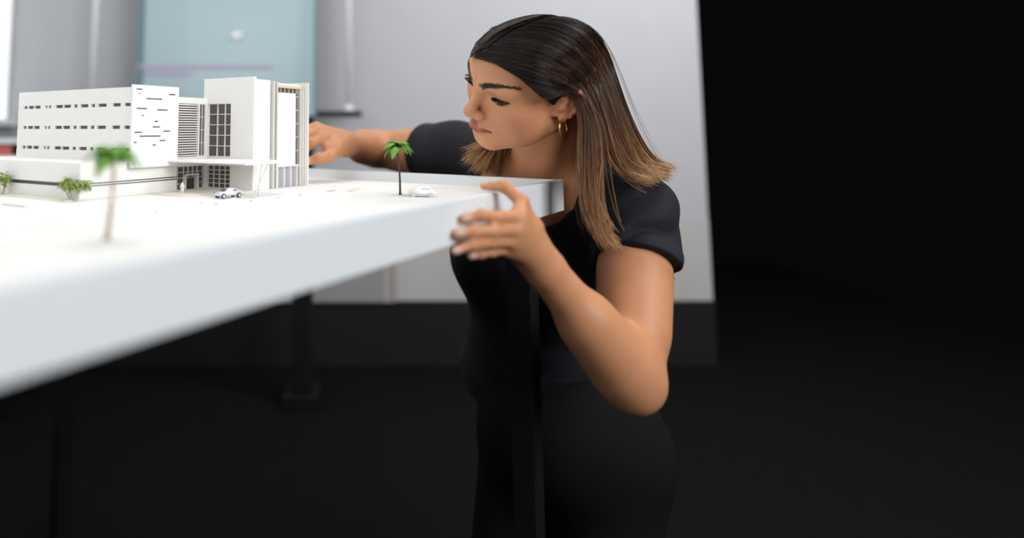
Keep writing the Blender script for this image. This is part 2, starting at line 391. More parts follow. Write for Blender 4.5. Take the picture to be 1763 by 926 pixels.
for px, py, L_ in ((347, 350.5, .010), (372, 352, .011), (432, 346.5, .007), (478, 341.5, .007), (517, 336.5, .008), (269, 366, .008)):
    c = onz(px, py, ZS); d = (c[:2] - T0) / S
    slab({347: 'small grey parking stop nearest left of the silver car', 372: 'small grey parking stop in front of the silver car', 432: 'small grey parking stop by the crossed canopy struts', 478: 'small grey parking stop between struts and tower end', 517: 'small grey parking stop at the tower end wall', 269: 'lone small grey parking stop right of the blurred palm'}[px], d @ AX - L_ / 2, d @ AX + L_ / 2, d @ BX - .0012, d @ BX + .0012, 0.0014, M_grey, 0.1, 'parking_stop')
# ------------------------------------------------------------------ signed-distance modelling of the figure
F32 = np.float32
def nrm(v): v = np.array(v, float); return v / np.linalg.norm(v)
def sd_cone(p, a, b, r1, r2):
    a = np.array(a, F32); ba = (np.array(b, F32) - a); pa = p - a
    h = np.clip((pa @ ba) / F32(ba @ ba), 0, 1)
    q = pa - h[:, None] * ba
    return np.sqrt((q * q).sum(1)) - (F32(r1) + F32(r2 - r1) * h)
def sd_ell(p, c, r):
    r = np.array(r, F32); q = (p - np.array(c, F32)) / r
    k0 = np.sqrt((q * q).sum(1)) + F32(1e-6); q2 = q / r; k1 = np.sqrt((q2 * q2).sum(1)) + F32(1e-6)
    return k0 * (k0 - 1) / k1
def sd_sph(p, c, r):
    q = p - np.array(c, F32); return np.sqrt((q * q).sum(1)) - F32(r)
def smin(a, b, k):
    h = np.maximum(k - np.abs(a - b), 0) / k
    return np.minimum(a, b) - h * h * k * F32(0.25)
def smax(a, b, k): return -smin(-a, -b, k)

def surface(sdf, lo, hi, h):
    lo = np.array(lo, float); n = [int(math.ceil((hi[i] - lo[i]) / h / 8)) for i in range(3)]
    N = [8 * k for k in n]
    g = np.stack(np.meshgrid(*[np.arange(k) for k in n], indexing='ij'), -1).reshape(-1, 3)
    cpt = (lo + (g * 8 + 3.5) * h).astype(F32)
    d = sdf(cpt)
    vals = np.empty((n[0], n[1], n[2], 8, 8, 8), F32)
    vals[:] = d.reshape(n[0], n[1], n[2], 1, 1, 1)
    act = np.nonzero(np.abs(d) < 8 * h * 1.25)[0]
    off = np.stack(np.meshgrid(*[np.arange(8)] * 3, indexing='ij'), -1).reshape(-1, 3)
    for c0 in range(0, len(act), 1500):
        a = act[c0:c0 + 1500]; gi = g[a]
        pts = (lo + (gi[:, None, :] * 8 + off[None]) * h).reshape(-1, 3).astype(F32)
        vals[gi[:, 0], gi[:, 1], gi[:, 2]] = sdf(pts).reshape(-1, 8, 8, 8)
    vals = np.ascontiguousarray(vals.transpose(0, 3, 1, 4, 2, 5)).reshape(N)
    s = vals < 0
    cnt = np.zeros([k - 1 for k in N], np.uint8)
    co = [(i, j, k) for i in (0, 1) for j in (0, 1) for k in (0, 1)]
    for i, j, k in co: cnt += s[i:N[0] - 1 + i, j:N[1] - 1 + j, k:N[2] - 1 + k]
    cells = np.argwhere((cnt > 0) & (cnt < 8))
    cv = np.stack([vals[cells[:, 0] + i, cells[:, 1] + j, cells[:, 2] + k] for i, j, k in co], 1)
    acc = np.zeros((len(cells), 3)); num = np.zeros(len(cells))
    for x in range(8):
        for y in range(x + 1, 8):
            if sum(abs(co[x][m] - co[y][m]) for m in range(3)) != 1: continue
            va, vb = cv[:, x], cv[:, y]; m = (va < 0) != (vb < 0)
            t = np.where(m, va / np.where(m, va - vb, 1), 0)
            pt = np.array(co[x])[None] + t[:, None] * (np.array(co[y]) - np.array(co[x]))[None]
            acc[m] += pt[m]; num[m] += 1
    V = lo + (cells + acc / num[:, None]) * h
    key = (cells[:, 0].astype(np.int64) * N[1] + cells[:, 1]) * N[2] + cells[:, 2]
    def vid(c): return np.searchsorted(key, (c[:, 0].astype(np.int64) * N[1] + c[:, 1]) * N[2] + c[:, 2])
    Q = []
    for ax in range(3):
        sl0 = [slice(1, -1)] * 3; sl1 = [slice(1, -1)] * 3
        sl0[ax] = slice(0, -1); sl1[ax] = slice(1, None)
        A, B_ = s[tuple(sl0)], s[tuple(sl1)]
        e = np.argwhere(A != B_)
        fl = A[e[:, 0], e[:, 1], e[:, 2]]
        e = e + np.array([0 if m == ax else 1 for m in range(3)])
        o1, o2 = np.zeros(3, int), np.zeros(3, int); o1[(ax + 1) % 3] = 1; o2[(ax + 2) % 3] = 1
        q = np.stack([vid(e), vid(e - o1), vid(e - o1 - o2), vid(e - o2)], 1)
        q[~fl] = q[~fl][:, ::-1]
        Q.append(q)
    return V, np.concatenate(Q)
def np_mesh(name, V, Q, col=None):
    me = bpy.data.meshes.new(name)
    k = Q.shape[1]
    me.vertices.add(len(V)); me.vertices.foreach_set('co', V.astype(F32).ravel())
    me.loops.add(Q.size); me.loops.foreach_set('vertex_index', Q.astype(np.int32).ravel())
    me.polygons.add(len(Q)); me.polygons.foreach_set('loop_start', np.arange(0, Q.size, k, dtype=np.int32))
    me.update(calc_edges=True); me.validate()
    if col is not None:
        at = me.color_attributes.new('Col', 'FLOAT_COLOR', 'POINT')
        at.data.foreach_set('color', np.concatenate([col, np.ones((len(col), 1))], 1).astype(F32).ravel())
    me.shade_smooth()
    return me

# ------------------------------------------------------------------ head: local x = her right, y = forward, z = up
HO = np.array([0.28455, 1.0530, 1.0793]); HS = np.array([1.066, 0.970, 0.919])
def rot3(y, p, r):
    cz, sz = math.cos(y), math.sin(y); Rz = np.array([[cz, -sz, 0], [sz, cz, 0], [0, 0, 1]])
    c, s_ = math.cos(p), math.sin(p); Rx = np.array([[1, 0, 0], [0, c, -s_], [0, s_, c]])
    c, s_ = math.cos(r), math.sin(r); Ry = np.array([[c, 0, s_], [0, 1, 0], [-s_, 0, c]])
    return Rz @ Rx @ Ry
HR = rot3(*[math.radians(a) for a in (107.6, -14.05, -28.3)])
def h2w(p): return (np.array(p) * HS) @ HR.T + HO
def w2h(p): return ((np.asarray(p) - HO) @ HR) / HS
EYE = (0.0352, 0.0682, 0.0182)
LIPU = [((0, .0980, -.0435), (.0110, .0958, -.0432), .0048, .0047), ((.0110, .0958, -.0432), (.0262, .0835, -.0474), .0047, .0026)]
LIPL = [((0, .0955, -.0548), (.0122, .0930, -.0543), .0076, .0068), ((.0122, .0930, -.0543), (.0260, .0833, -.0482), .0068, .0026)]
def head_local(p, feat=True):
    q = p.copy(); q[:, 0] = np.abs(q[:, 0])
    d = sd_ell(q, (0, -.014, .041), (.0730, .0960, .0765))
    d = smin(d, sd_ell(q, (0, .028, .034), (.0640, .0640, .0640)), .03)
    d = smin(d, sd_ell(q, (0, .038, -.030), (.0520, .0530, .0600)), .03)
    d = smin(d, sd_cone(q, (.0520, .002, -.043), (.0110, .0720, -.0785), .0140, .0130), .03)
    d = smin(d, sd_sph(q, (0, .0765, -.0780), .0150), .018)
    d = smin(d, sd_ell(q, (.0430, .0560, -.006), (.0200, .0220, .0200)), .025)
    d = smin(d, sd_ell(q, (.0400, .0420, -.0360), (.0235, .0280, .0280)), .03)
    d = smin(d, sd_cone(q, (.0100, .0850, .0350), (.0440, .0690, .0370), .0110, .0110), .02)
    d = smin(d, sd_ell(q, (0, .0725, -.0480), (.0310, .0230, .0260)), .02)
    if not feat: return d
    # eye sockets, lids
    d = smax(d, -sd_ell(q, (.0310, .1010, .0165), (.0180, .0150, .0095)), .014)
    d = smin(d, sd_sph(q, EYE, .0162), .006)
    # nose
    d = smin(d, sd_cone(q, (0, .0865, .0300), (0, .1062, -.0090), .0072, .0076), .012)
    d = smin(d, sd_sph(q, (0, .1110, -.0172), .0094), .010)
    d = smin(d, sd_ell(q, (.0118, .1000, -.0225), (.0072, .0090, .0070)), .006)
    d = smax(d, -sd_ell(q, (.0068, .1030, -.0315), (.0035, .0060, .0050)), .003)
    # mouth
    for a, b, r1, r2 in LIPU: d = smin(d, sd_cone(q, a, b, r1, r2), .005)
    for a, b, r1, r2 in LIPL: d = smin(d, sd_cone(q, a, b, r1, r2), .005)
    d = smax(d, -sd_cone(q, (0, .1050, -.0488), (.0112, .1028, -.0485), .0022, .0020), .004)
    d = smax(d, -sd_cone(q, (.0112, .1028, -.0485), (.0280, .0855, -.0477), .0020, .0016), .004)
    d = smax(d, -sd_sph(q, (0, .1048, -.0672), .0055), .012)
    d = smax(d, -sd_cone(q, (0, .1075, -.0330), (0, .1065, -.0385), .0026, .0026), .004)
    # eye opening (looking down)
    e = q - np.array(EYE, F32)
    r = np.sqrt((e * e).sum(1)) + F32(1e-6); ph = np.arctan2(e[:, 2], e[:, 1])
    xr = np.clip(1 - (e[:, 0] / .0170) ** 2, 0, 1)
    half = math.radians(14.5) * np.sqrt(xr); mid = math.radians(-14) + math.radians(11) * (e[:, 0] / .014)
    carve = np.maximum(r - F32(.0195), (np.abs(ph - mid) - half) * r)
    carve = np.maximum(carve, -e[:, 1])
    d = smax(d, -carve, .0015)
    # ear
    qh = q; q = q.copy(); q[:, 1] += F32(.13) * (q[:, 2] + F32(.02))
    er = sd_ell(q, (.0745, -.0135, .0050), (.0045, .0145, .0200))
    hp = [(.0705, .001, .006), (.0735, .002, .019), (.0770, -.007, .0275), (.0810, -.019, .0270), (.0840, -.0270, .0170), (.0830, -.0255, .0030), (.0790, -.0170, -.0110), (.0750, -.0080, -.0190)]
    for a, b in zip(hp[:-1], hp[1:]): er = smin(er, sd_cone(q, a, b, .0034, .0034), .003)
    er = smin(er, sd_ell(q, (.0735, -.0050, -.0185), (.0045, .0075, .0080)), .005)
    er = smax(er, -sd_ell(q, (.0830, -.0085, .0030), (.0075, .0075, .0105)), .003)
    er = smax(er, -sd_cone(q, (.0825, -.016, .0120), (.0800, -.006, .0200), .0036, .0032), .003)
    er = smin(er, sd_ell(q, (.0725, .0020, .0010), (.0045, .0045, .0060)), .003)
    er = smin(er, sd_cone(q, (.0670, .004, -.012), (.0700, -.002, .016), .0050, .0060), .006)
    q = qh
    d = smin(d, er, .008)
    return d
def head_w(p, feat=True):
    return head_local(((p.astype(F32) - HO.astype(F32)) @ HR.astype(F32)) / HS.astype(F32), feat) * F32(.95)

# ------------------------------------------------------------------ body joints (world)
SL, SR = W(1093, 375, 1.075), W(778, 266, 1.36)
NB = W(945, 318, 1.205)
MS = (SL + SR) / 2
RV = nrm(SR - SL); FD = nrm(np.cross([0, 0, 1.0], [RV[0], RV[1], 0])); UPV = nrm(np.cross(RV, FD))
HIP = np.array([MS[0], MS[1], 0.47]) - FD * 0.10
SPN = nrm(HIP - MS)
def TP(r, f, d): return MS + RV * r + FD * f + SPN * d       # torso frame: right, forward, down the spine
EL, WL = W(1090, 655, 0.93), W(914, 432, 0.862)
ER, WR = W(652, 257, 1.55), W(586, 246, 1.295)
nV = np.array([-VD[0], -VD[1]])                               # outward from the front fascia
def PF(px, py, off):                                          # point on the plane a little outside the fascia
    d = ray(px, py); t = (off + nV @ CN) / (nV @ d[:2]); return CAM + d * t
HL = {  # left hand, gripping the fascia
    'index': [W(893, 373, .815), W(857, 374, .785), W(828, 370, .772), PF(798, 376, .0065)],
    'middle': [W(890, 395, .812), W(849, 398, .775), W(817, 399, .758), PF(786, 402, .0065)],
    'ring': [W(882, 415, .815), W(846, 417, .778), W(814, 421, .758), PF(782, 432, .0065)],
    'pinky': [W(874, 429, .826), W(848, 433, .795), W(828, 437, .784), W(810, 441, .780)],
    'thumb': [W(915, 392, .850), W(898, 347, .838), W(869, 321, .848), W(834, 320, .864)],
}
FR = {'index': (.0098, .0082, .0074, .0060), 'middle': (.0100, .0084, .0076, .0062), 'ring': (.0096, .0080, .0072, .0058), 'pinky': (.0086, .0070, .0062, .0052), 'thumb': (.0130, .0104, .0090, .0070)}
HRD = {  # right hand behind the tower
    'index': [W(556, 237, 1.255), W(536, 246, 1.235), W(524, 258, 1.232), W(514, 266, 1.235)],
    'middle': [W(549, 225, 1.268), W(528, 231, 1.248), W(515, 244, 1.248), W(506, 254, 1.250)],
    'ring': [W(545, 220, 1.285), W(524, 222, 1.268), W(510, 232, 1.268), W(502, 244, 1.270)],
    'pinky': [W(546, 222, 1.302), W(526, 226, 1.288), W(513, 235, 1.288), W(505, 244, 1.290)],
    'thumb': [W(577, 258, 1.262), W(567, 269, 1.238), W(548, 272, 1.226), W(530, 278, 1.222)],
}
def sd_hand(p, J, wr, fa, fs=1.0):
    # palm: fan of cones from wrist to knuckles
    d = sd_cone(p, wr, wr + (fa - wr) * 0.12, .0235, .0240)
    for f in ('index', 'middle', 'ring', 'pinky'):
        d = smin(d, sd_cone(p, wr * .92 + J[f][0] * .08, J[f][0], .0165, .0112), .013)
    d = smin(d, sd_cone(p, wr * .75 + J['thumb'][0] * .25, J['thumb'][0], .0150, .0150), .012)
    d = smin(d, sd_cone(p, (wr + J['thumb'][0]) / 2, (J['index'][0] + J['thumb'][1]) / 2, .0120, .0085), .012)
    for f in ('index', 'middle', 'ring', 'pinky', 'thumb'):
        r = [x * fs for x in FR[f]]; fd = None
        for i in range(3):
            c = sd_cone(p, J[f][i], J[f][i + 1], r[i], r[i + 1])
            fd = c if fd is None else smin(fd, c, .003)
        for i in (1, 2): fd = smin(fd, sd_sph(p, J[f][i], r[i] * 1.07), .004)
        d = smin(d, fd, .006)
    return d
def sd_arm(p, sh, el, wr, k=1.0):
    d = sd_cone(p, sh, el, .0490 * k, .0380 * k)
    d = smin(d, sd_cone(p, sh * .6 + el * .4, sh * .3 + el * .7, .0470 * k, .0420 * k), .03)
    d = smin(d, sd_cone(p, el, wr, .0370 * k, .0225 * k), .02)
    d = smin(d, sd_cone(p, el * .85 + wr * .15, el * .55 + wr * .45, .0390 * k, .0330 * k), .03)
    return d
def torso_frame(p):
    q = p - MS.astype(F32); R = np.stack([RV, FD, -np.cross(RV, FD)], 1)
    f0 = q @ FD.astype(F32); r0 = q @ RV.astype(F32); dn = -(q @ nrm(np.cross(RV, FD)).astype(F32))
    return np.stack([r0, f0, dn], 1).astype(F32)
def sd_torso(p, o=0.0):
    q = torso_frame(p)
    ln = float(FD @ SPN) / 1.0                                 # forward lean per metre of depth
    q = q.copy(); q[:, 1] -= q[:, 2] * F32(ln)
    d = sd_ell(q, (0, -.014, .135), (.150, .093, .165))
    d = smin(d, sd_ell(q, (0, -.015, .30), (.125, .088, .17)), .06)
    d = smin(d, sd_ell(q, (0, -.03, .44), (.160, .095, .12)), .06)
    for s_ in (-1, 1):
        d = smin(d, sd_ell(q, (s_ * .062, .050, .172), (.062, .054, .066)), .045)
    d = smin(d, sd_cone(p, SL, SR, .046, .046), .05)
    for e in (SL, SR):
        d = smin(d, sd_cone(p, NB - SPN * .015, e - SPN * .012 + (NB - e) * .1, .048, .040), .04)
    return d - F32(o)
NK0 = h2w((0, -.022, -.040)); NK1 = NB
def sd_neck(p):
    d = sd_cone(p, NK0, NK1, .0520, .0540)
    d = smin(d, sd_cone(p, h2w((0, -.045, -.02)), NB - FD * .03, .046, .056), .03)
    # sternomastoid cord on the near side
    d = smin(d, sd_cone(p, h2w((-.052, -.018, -.040)), NB + FD * .050 - RV * .012, .0125, .0110), .018)
    return d
GROUPS = [(h2w((0, .01, .01)), .16, head_w), ((NK0 + NK1) / 2, .17, sd_neck), (MS + SPN * .2, .42, sd_torso),
          ((SL + EL) / 2 * .5 + (EL + WL) / 4, .27, lambda p: sd_arm(p, SL, EL, WL)), ((SR + ER) / 4 + (ER + WR) / 4, .27, lambda p: sd_arm(p, SR, ER, WR, .93)),
          (HL['middle'][0], .13, lambda p: sd_hand(p, HL, WL, EL, .80)), (HRD['middle'][0], .13, lambda p: sd_hand(p, HRD, WR, ER))]
BK = [.02, .012, .035, .030, .030, .012, .012]
def cull(p, groups, ks):
    D = None
    for (c, r, fn), k in zip(groups, ks):
        q = p - np.array(c, F32); far = np.sqrt((q * q).sum(1)) - F32(r)
        v = far + F32(.05); m = far < .05
        if m.any(): v[m] = fn(p[m])
        D = v if D is None else smin(D, v, F32(k))
    return D
def sd_body(p): return smax(cull(p, GROUPS, BK), (F32(.62) - p[:, 2]), .01)

# ------------------------------------------------------------------ materials of the figure
def vcol_mat(name, rough, sss=0.0, spec=0.5, noise=0.0, scale=400, sheen=0.0, bump=0.0):
    m = bpy.data.materials.new(name); m.use_nodes = True; nt = m.node_tree; b = nt.nodes['Principled BSDF']
    a = nt.nodes.new('ShaderNodeVertexColor'); a.layer_name = 'Col'
    nt.links.new(a.outputs[0], b.inputs['Base Color'])
    b.inputs['Roughness'].default_value = rough; b.inputs['Specular IOR Level'].default_value = spec
    if sss:
        b.inputs['Subsurface Weight'].default_value = sss; b.inputs['Subsurface Radius'].default_value = (.8, .3, .15); b.inputs['Subsurface Scale'].default_value = 0.006
    if bump:
        tc = nt.nodes.new('ShaderNodeTexCoord'); n = nt.nodes.new('ShaderNodeTexNoise'); n.inputs['Scale'].default_value = scale; n.inputs['Detail'].default_value = 3
        bp = nt.nodes.new('ShaderNodeBump'); bp.inputs['Strength'].default_value = bump; bp.inputs['Distance'].default_value = 0.0006
        nt.links.new(tc.outputs['Object'], n.inputs['Vector']); nt.links.new(n.outputs['Fac'], bp.inputs['Height']); nt.links.new(bp.outputs[0], b.inputs['Normal'])
    return m
M_skin = vcol_mat('skin', 0.48, 0.18, 0.35, bump=0.12, scale=500)
M_hair = vcol_mat('hair_strands', 0.40, 0, 0.36)
M_shirt = mat('black_cotton', (0.0115, 0.0120, 0.0170), 0.75, spec=0.2, bump=0.25, scale=900)
M_shirt.node_tree.nodes['Principled BSDF'].inputs['Sheen Weight'].default_value = 0.03
M_trouser = mat('black_denim', (0.006, 0.006, 0.007), 0.9, spec=0.1, bump=0.2, scale=700)
M_gold = mat('gold', (0.80, 0.48, 0.13), 0.22, metal=1.0)
M_lash = mat('lash_hair', (0.006, 0.004, 0.004), 0.5)

person = empty('person', (HIP[0], HIP[1], 0.0), 0, 'person in a black t-shirt leaning over the table corner and gripping its edge', 'person')
PO = np.array(person.location)
def child(name, me, m, parent=None): return link(name, me, m, parent or person)

V, Q = surface(sd_body, (-0.09, 0.715, 0.60), (0.56, 1.62, 1.215), 0.00178)
hv = w2h(V); ax = np.abs(hv[:, 0])
col = np.tile(np.array([[0.57, 0.262, 0.132]]), (len(V), 1))
def blend(mask, c):
    global col
    col = col * (1 - mask[:, None]) + mask[:, None] * np.array(c)[None]
inhead = np.clip(1 - (np.linalg.norm(hv - np.array([0, .02, 0]), axis=1) - .13) / .03, 0, 1)
hq = np.stack([ax, hv[:, 1], hv[:, 2]], 1).astype(F32)
blend(0.45 * inhead * np.exp(-(((hq - np.array([.046, .065, -.018])) / .022) ** 2).sum(1)), (0.44, 0.150, 0.095))
blend(0.25 * inhead * np.exp(-(((hq - np.array([.0, .112, -.018])) / .012) ** 2).sum(1)), (0.48, 0.20, 0.12))
lip = np.full(len(V), 9.0)
for a, b, r1, r2 in LIPU + LIPL: lip = np.minimum(lip, sd_cone(hq, a, b, r1, r2))
blend(inhead * np.clip(1 - (lip - .0002) / .0012, 0, 1) * (hv[:, 1] > .08), (0.32, 0.070, 0.050))
eyeb = np.exp(-(((hq - np.array([.032, .083, .021])) / np.array([.017, .02, .007])) ** 2).sum(1))
blend(0.35 * inhead * eyeb, (0.30, 0.13, 0.085))
# eyebrows on the skin below the brow hairs
BR = [(.0105, .0930, .0345), (.0225, .0910, .0398), (.0400, .0810, .0445), (.0550, .0640, .0465)]
brd = np.full(len(V), 9.0)
for a, b, r in zip(BR[:-1], BR[1:], (.0030, .0028, .0016)): brd = np.minimum(brd, np.hypot(*[sd_cone(hq * np.array([1, .3, 1], F32), np.array(a) * (1, .3, 1), np.array(b) * (1, .3, 1), r, r), 0 * ax]) * np.sign(sd_cone(hq * np.array([1, .3, 1], F32), np.array(a) * (1, .3, 1), np.array(b) * (1, .3, 1), r, r)))
blend(0.85 * inhead * np.clip(1 - brd / .0016, 0, 1) * (hv[:, 1] > .05), (0.022, 0.013, 0.010))
# nails
for J, out in ((HL, np.array([nV[0], nV[1], 0.1])), (HRD, np.array([0.2, -1, 0.3]))):
    for f in ('index', 'middle', 'ring', 'pinky', 'thumb'):
        tip = J[f][3] + nrm(J[f][3] - J[f][2]) * .0015; r = FR[f][3]
        od = np.array([0.2, -0.35, 1.0]) if (f == 'thumb' and J is HL) else out
        blend(np.clip(1.6 - np.linalg.norm((V - tip - nrm(od) * r), axis=1) / .0052, 0, 1) * .7, (0.72, 0.48, 0.42))
body = child('body', np_mesh('body', V - PO, Q, col), M_skin)
print('body', len(V))

# ------------------------------------------------------------------ t-shirt
SC_N = NB + FD * .055 - SPN * .012
SLV = SL + (EL - SL) * .32; SRV = SR + (ER - SR) * .32
dL, dR = nrm(EL - SL), nrm(ER - SR)
def sd_shirt(p):
    d = sd_torso(p, .0055)
    q = torso_frame(p)
    # fold ridges radiating from the near armpit and across the chest
    for sh, e, dd, cut in ((SL, EL, dL, SLV), (SR, ER, dR, SRV)):
        sl = sd_cone(p, sh - dd * .01, cut + dd * .05, .0600, .0620)
        w = (p - cut.astype(F32)) @ dd.astype(F32)
        sl = smax(sl, w, .003)
        hem = np.maximum(np.abs(w + F32(.009)) - F32(.008), sd_cone(p, sh, cut + dd * .05, .0615, .0632))
        sl = smin(sl, hem, .0015)
        d = smin(d, sl, .035)
    n = SL.astype(F32) - RV.astype(F32) * F32(-.05) + SPN.astype(F32) * F32(.10)
    v = p - n; rr = np.sqrt((v * v).sum(1))
    a = np.arctan2(v @ UPV.astype(F32), -(v @ RV.astype(F32)) + F32(1e-6))
    amp = np.clip(1 - np.abs(rr - .11) / .085, 0, 1)
    d = d - F32(.0052) * amp * (np.abs(np.sin(a * 9 + rr * 16 + 1.5 * np.sin(a * 4))) - .5)
    n2 = W(1015, 440, 1.0); v2 = p - n2.astype(F32); r2 = np.hypot(v2[:, 0], v2[:, 2]); a2 = np.arctan2(v2[:, 2], v2[:, 0])
    am2 = np.clip((r2 - .02) / .04, 0, 1) * np.clip((.19 - r2) / .06, 0, 1) * np.clip((a2 + .35) / .3, 0, 1) * np.clip((1.9 - a2) / .4, 0, 1) * (v2[:, 1] < .12)
    d = d - F32(.0085) * am2 * (np.abs(np.sin(a2 * 6.5 + r2 * 9 + .5 * np.sin(r2 * 60))) ** 1.5 - .45)
    qz = q[:, 2]
    d = d - F32(.0018) * np.sin(qz * 75 + q[:, 0] * 18) * np.clip((qz - .2) / .1, 0, 1)
    # neckline
    d = smax(d, -sd_ell(p @ np.eye(3, dtype=F32), SC_N, (.098, .098, .080)), .004)
    band = np.abs(sd_ell(p, SC_N, (.098, .098, .080)) - F32(.006)) - F32(.005)
    d = np.where(band < 0, d - F32(.0012), d)
    d = smax(d, (q[:, 2] - F32(.47)), .01)
    return d
V2, Q2 = surface(sd_shirt, (-0.02, 0.86, 0.42), (0.60, 1.56, 1.10), 0.0024)
me = np_mesh('t_shirt', V2 - PO, Q2)
child('t_shirt', me, M_shirt)

# ------------------------------------------------------------------ trousers and shoes: kneeling on the floor
def legs_j(s_):
    hp_ = HIP + RV * (s_ * .085) + np.array([0, 0, -.02]); kn = np.array([*(hp_ + FD * .12)[:2], .075]); an = np.array([*(kn - FD * .40)[:2], .065])
    return hp_, kn, an
def sd_trs(p):
    d = sd_ell(p, HIP + np.array([0, 0, -.01]), (.165, .165, .125))
    for s_ in (-1, 1):
        hp_, kn, an = legs_j(s_)
        d = smin(d, sd_cone(p, hp_, kn, .092, .066), .04); d = smin(d, sd_cone(p, kn, an, .064, .046), .02)
    d = smax(d, F32(.004) - p[:, 2], .006)
    return d
lo_ = HIP - np.array([.6, .6, .5]); hi_ = HIP + np.array([.6, .6, .15]); lo_[2] = -.02
V3, Q3 = surface(sd_trs, lo_, hi_, 0.006)
child('trousers', np_mesh('trousers', V3 - PO, Q3), M_trouser)
for s_ in (-1, 1):
    hp_, kn, an = legs_j(s_)
    def sd_shoe(p):
        d = sd_cone(p, an, an - FD * .05 + np.array([0, 0, -.01]), .044, .042)
        d = smin(d, sd_cone(p, an - FD * .03 + np.array([0, 0, -.018]), an - FD * .09 + np.array([0, 0, -.025]), .036, .034), .02)
        return smax(d, F32(.003) - p[:, 2], .004)
    v, q = surface(sd_shoe, an - np.array([.2, .2, .09]), an + np.array([.2, .2, .1]), 0.004)
    child('shoe', np_mesh('shoe', v - PO, q), M_black)

# ------------------------------------------------------------------ eyes, brows, lashes, earrings
def eyeball(sx):
    g = nrm((-0.06 * 1, 1, -0.42)); up = nrm(np.cross(np.cross(g, [0, 0, 1]), g)); sd = np.cross(g, up)
    Vv, Cc, Ff = [], [], []
    n, m_ = 28, 28
    for i in range(n + 1):
        t = math.pi * i / n
        for j in range(m_):
            f = 2 * math.pi * j / m_
            Vv.append(h2w(np.array([sx * EYE[0], EYE[1], EYE[2]]) + .0149 * (g * math.cos(t) + math.sin(t) * (up * math.cos(f) + sd * math.sin(f)))))
            a = math.degrees(t)
            Cc.append((.004, .003, .003) if a < 10 else (.045, .020, .010) if a < 23 else (.012, .008, .006) if a < 26 else (.62, .57, .54))
    for i in range(n):
        for j in range(m_): Ff.append((i * m_ + j, (i + 1) * m_ + j, (i + 1) * m_ + (j + 1) % m_, i * m_ + (j + 1) % m_))
    return np_mesh('eye', np.array(Vv) - PO, np.array(Ff), np.array(Cc))
M_eye = vcol_mat('eye_surface', 0.08)
for sx in (-1, 1): child('eye', eyeball(sx), M_eye)

def strands_mesh(name, P, R, C=None, k=3):
    # P (n,m,3) strand points, R (n,m) radii, C (n,m,3)
    n, m_, _ = P.shape
    t = np.gradient(P, axis=1); t /= np.linalg.norm(t, axis=2, keepdims=True) + 1e-9
    ref = np.where(np.abs(t[..., 2:3]) > .9, np.array([1., 0, 0]), np.array([0, 0, 1.]))
    a = np.cross(t, ref); a /= np.linalg.norm(a, axis=2, keepdims=True) + 1e-9; b = np.cross(t, a)
    an = 2 * math.pi * np.arange(k) / k
    Vv = P[:, :, None] + R[:, :, None, None] * (a[:, :, None] * np.cos(an)[None, None, :, None] + b[:, :, None] * np.sin(an)[None, None, :, None])
    idx = np.arange(n * m_ * k).reshape(n, m_, k); nx = np.roll(idx, -1, axis=2)
    Ff = np.stack([idx[:, :-1], nx[:, :-1], nx[:, 1:], idx[:, 1:]], -1).reshape(-1, 4)
    Cc = None if C is None else np.repeat(C[:, :, None], k, axis=2).reshape(-1, 3)
    return np_mesh(name, Vv.reshape(-1, 3), Ff, Cc)
def on_head(pl, off=0.0):
    # slide a head-local point along the gradient to the skin
    p = np.array(pl, F32).reshape(-1, 3)
    for _ in range(6):
        d = head_local(p)
        g = np.stack([(head_local(p + np.eye(3, dtype=F32)[i] * F32(.0006)) - d) / .0006 for i in range(3)], 1); g /= np.linalg.norm(g, axis=1, keepdims=True) + 1e-6
        p = (p - (d - off)[:, None] * g * .9).astype(F32)
    return p
for sx in (-1, 1):
    st = []
    B = np.array(BR)
    for i in range(170):
        s = rng.random() * 2.98; k = int(s); f = s - k
        c = B[k] * (1 - f) + B[k + 1] * f
        c = c + np.array([0, 0, rng.normal() * (.0017 if s < 2 else .0009)])
        L_ = .0065
        dirv = nrm(np.array([1, -.4, .55 - .30 * s]))
        pts = on_head(np.array([c + dirv * L_ * u for u in np.linspace(0, 1, 5)]) , .0004)
        pts[:, 0] *= sx
        st.append(h2w(pts) - PO)
    P = np.array(st); child('eyebrow', strands_mesh('eyebrow', P, np.tile(np.linspace(.00045, .00018, 5), (len(P), 1))), M_lash)
    st = []
    for i in range(75):
        x = rng.uniform(-.0125, .0158); xr_ = 1 - (x / .0170) ** 2
        for up_ in (1, 0):
            if up_ == 0 and i % 2: continue
            ph_ = math.radians(-14) + math.radians(11) * x / .014 + (1 if up_ else -1) * math.radians(14.5) * math.sqrt(max(xr_, 0))
            r0 = .0164; rad = math.sqrt(max(r0 ** 2 - x ** 2, 1e-8))
            o = np.array([x, rad * math.cos(ph_), rad * math.sin(ph_)])
            L_ = .0085 if up_ else .0035
            dirv = nrm(np.array([.35 * x / .012 + .12, 1.0, -.55 if up_ else -.9]))
            cur = np.array([0, .2, .55 if up_ else -.2])
            pts = np.array([o + dirv * L_ * u + cur * L_ * u * u * .6 for u in np.linspace(0, 1, 5)]) + np.array(EYE)
            pts[:, 0] *= sx; st.append(h2w(pts) - PO)
    P = np.array(st); child('eyelash', strands_mesh('eyelash', P, np.tile(np.linspace(.00062, .00015, 5), (len(P), 1))), M_lash)
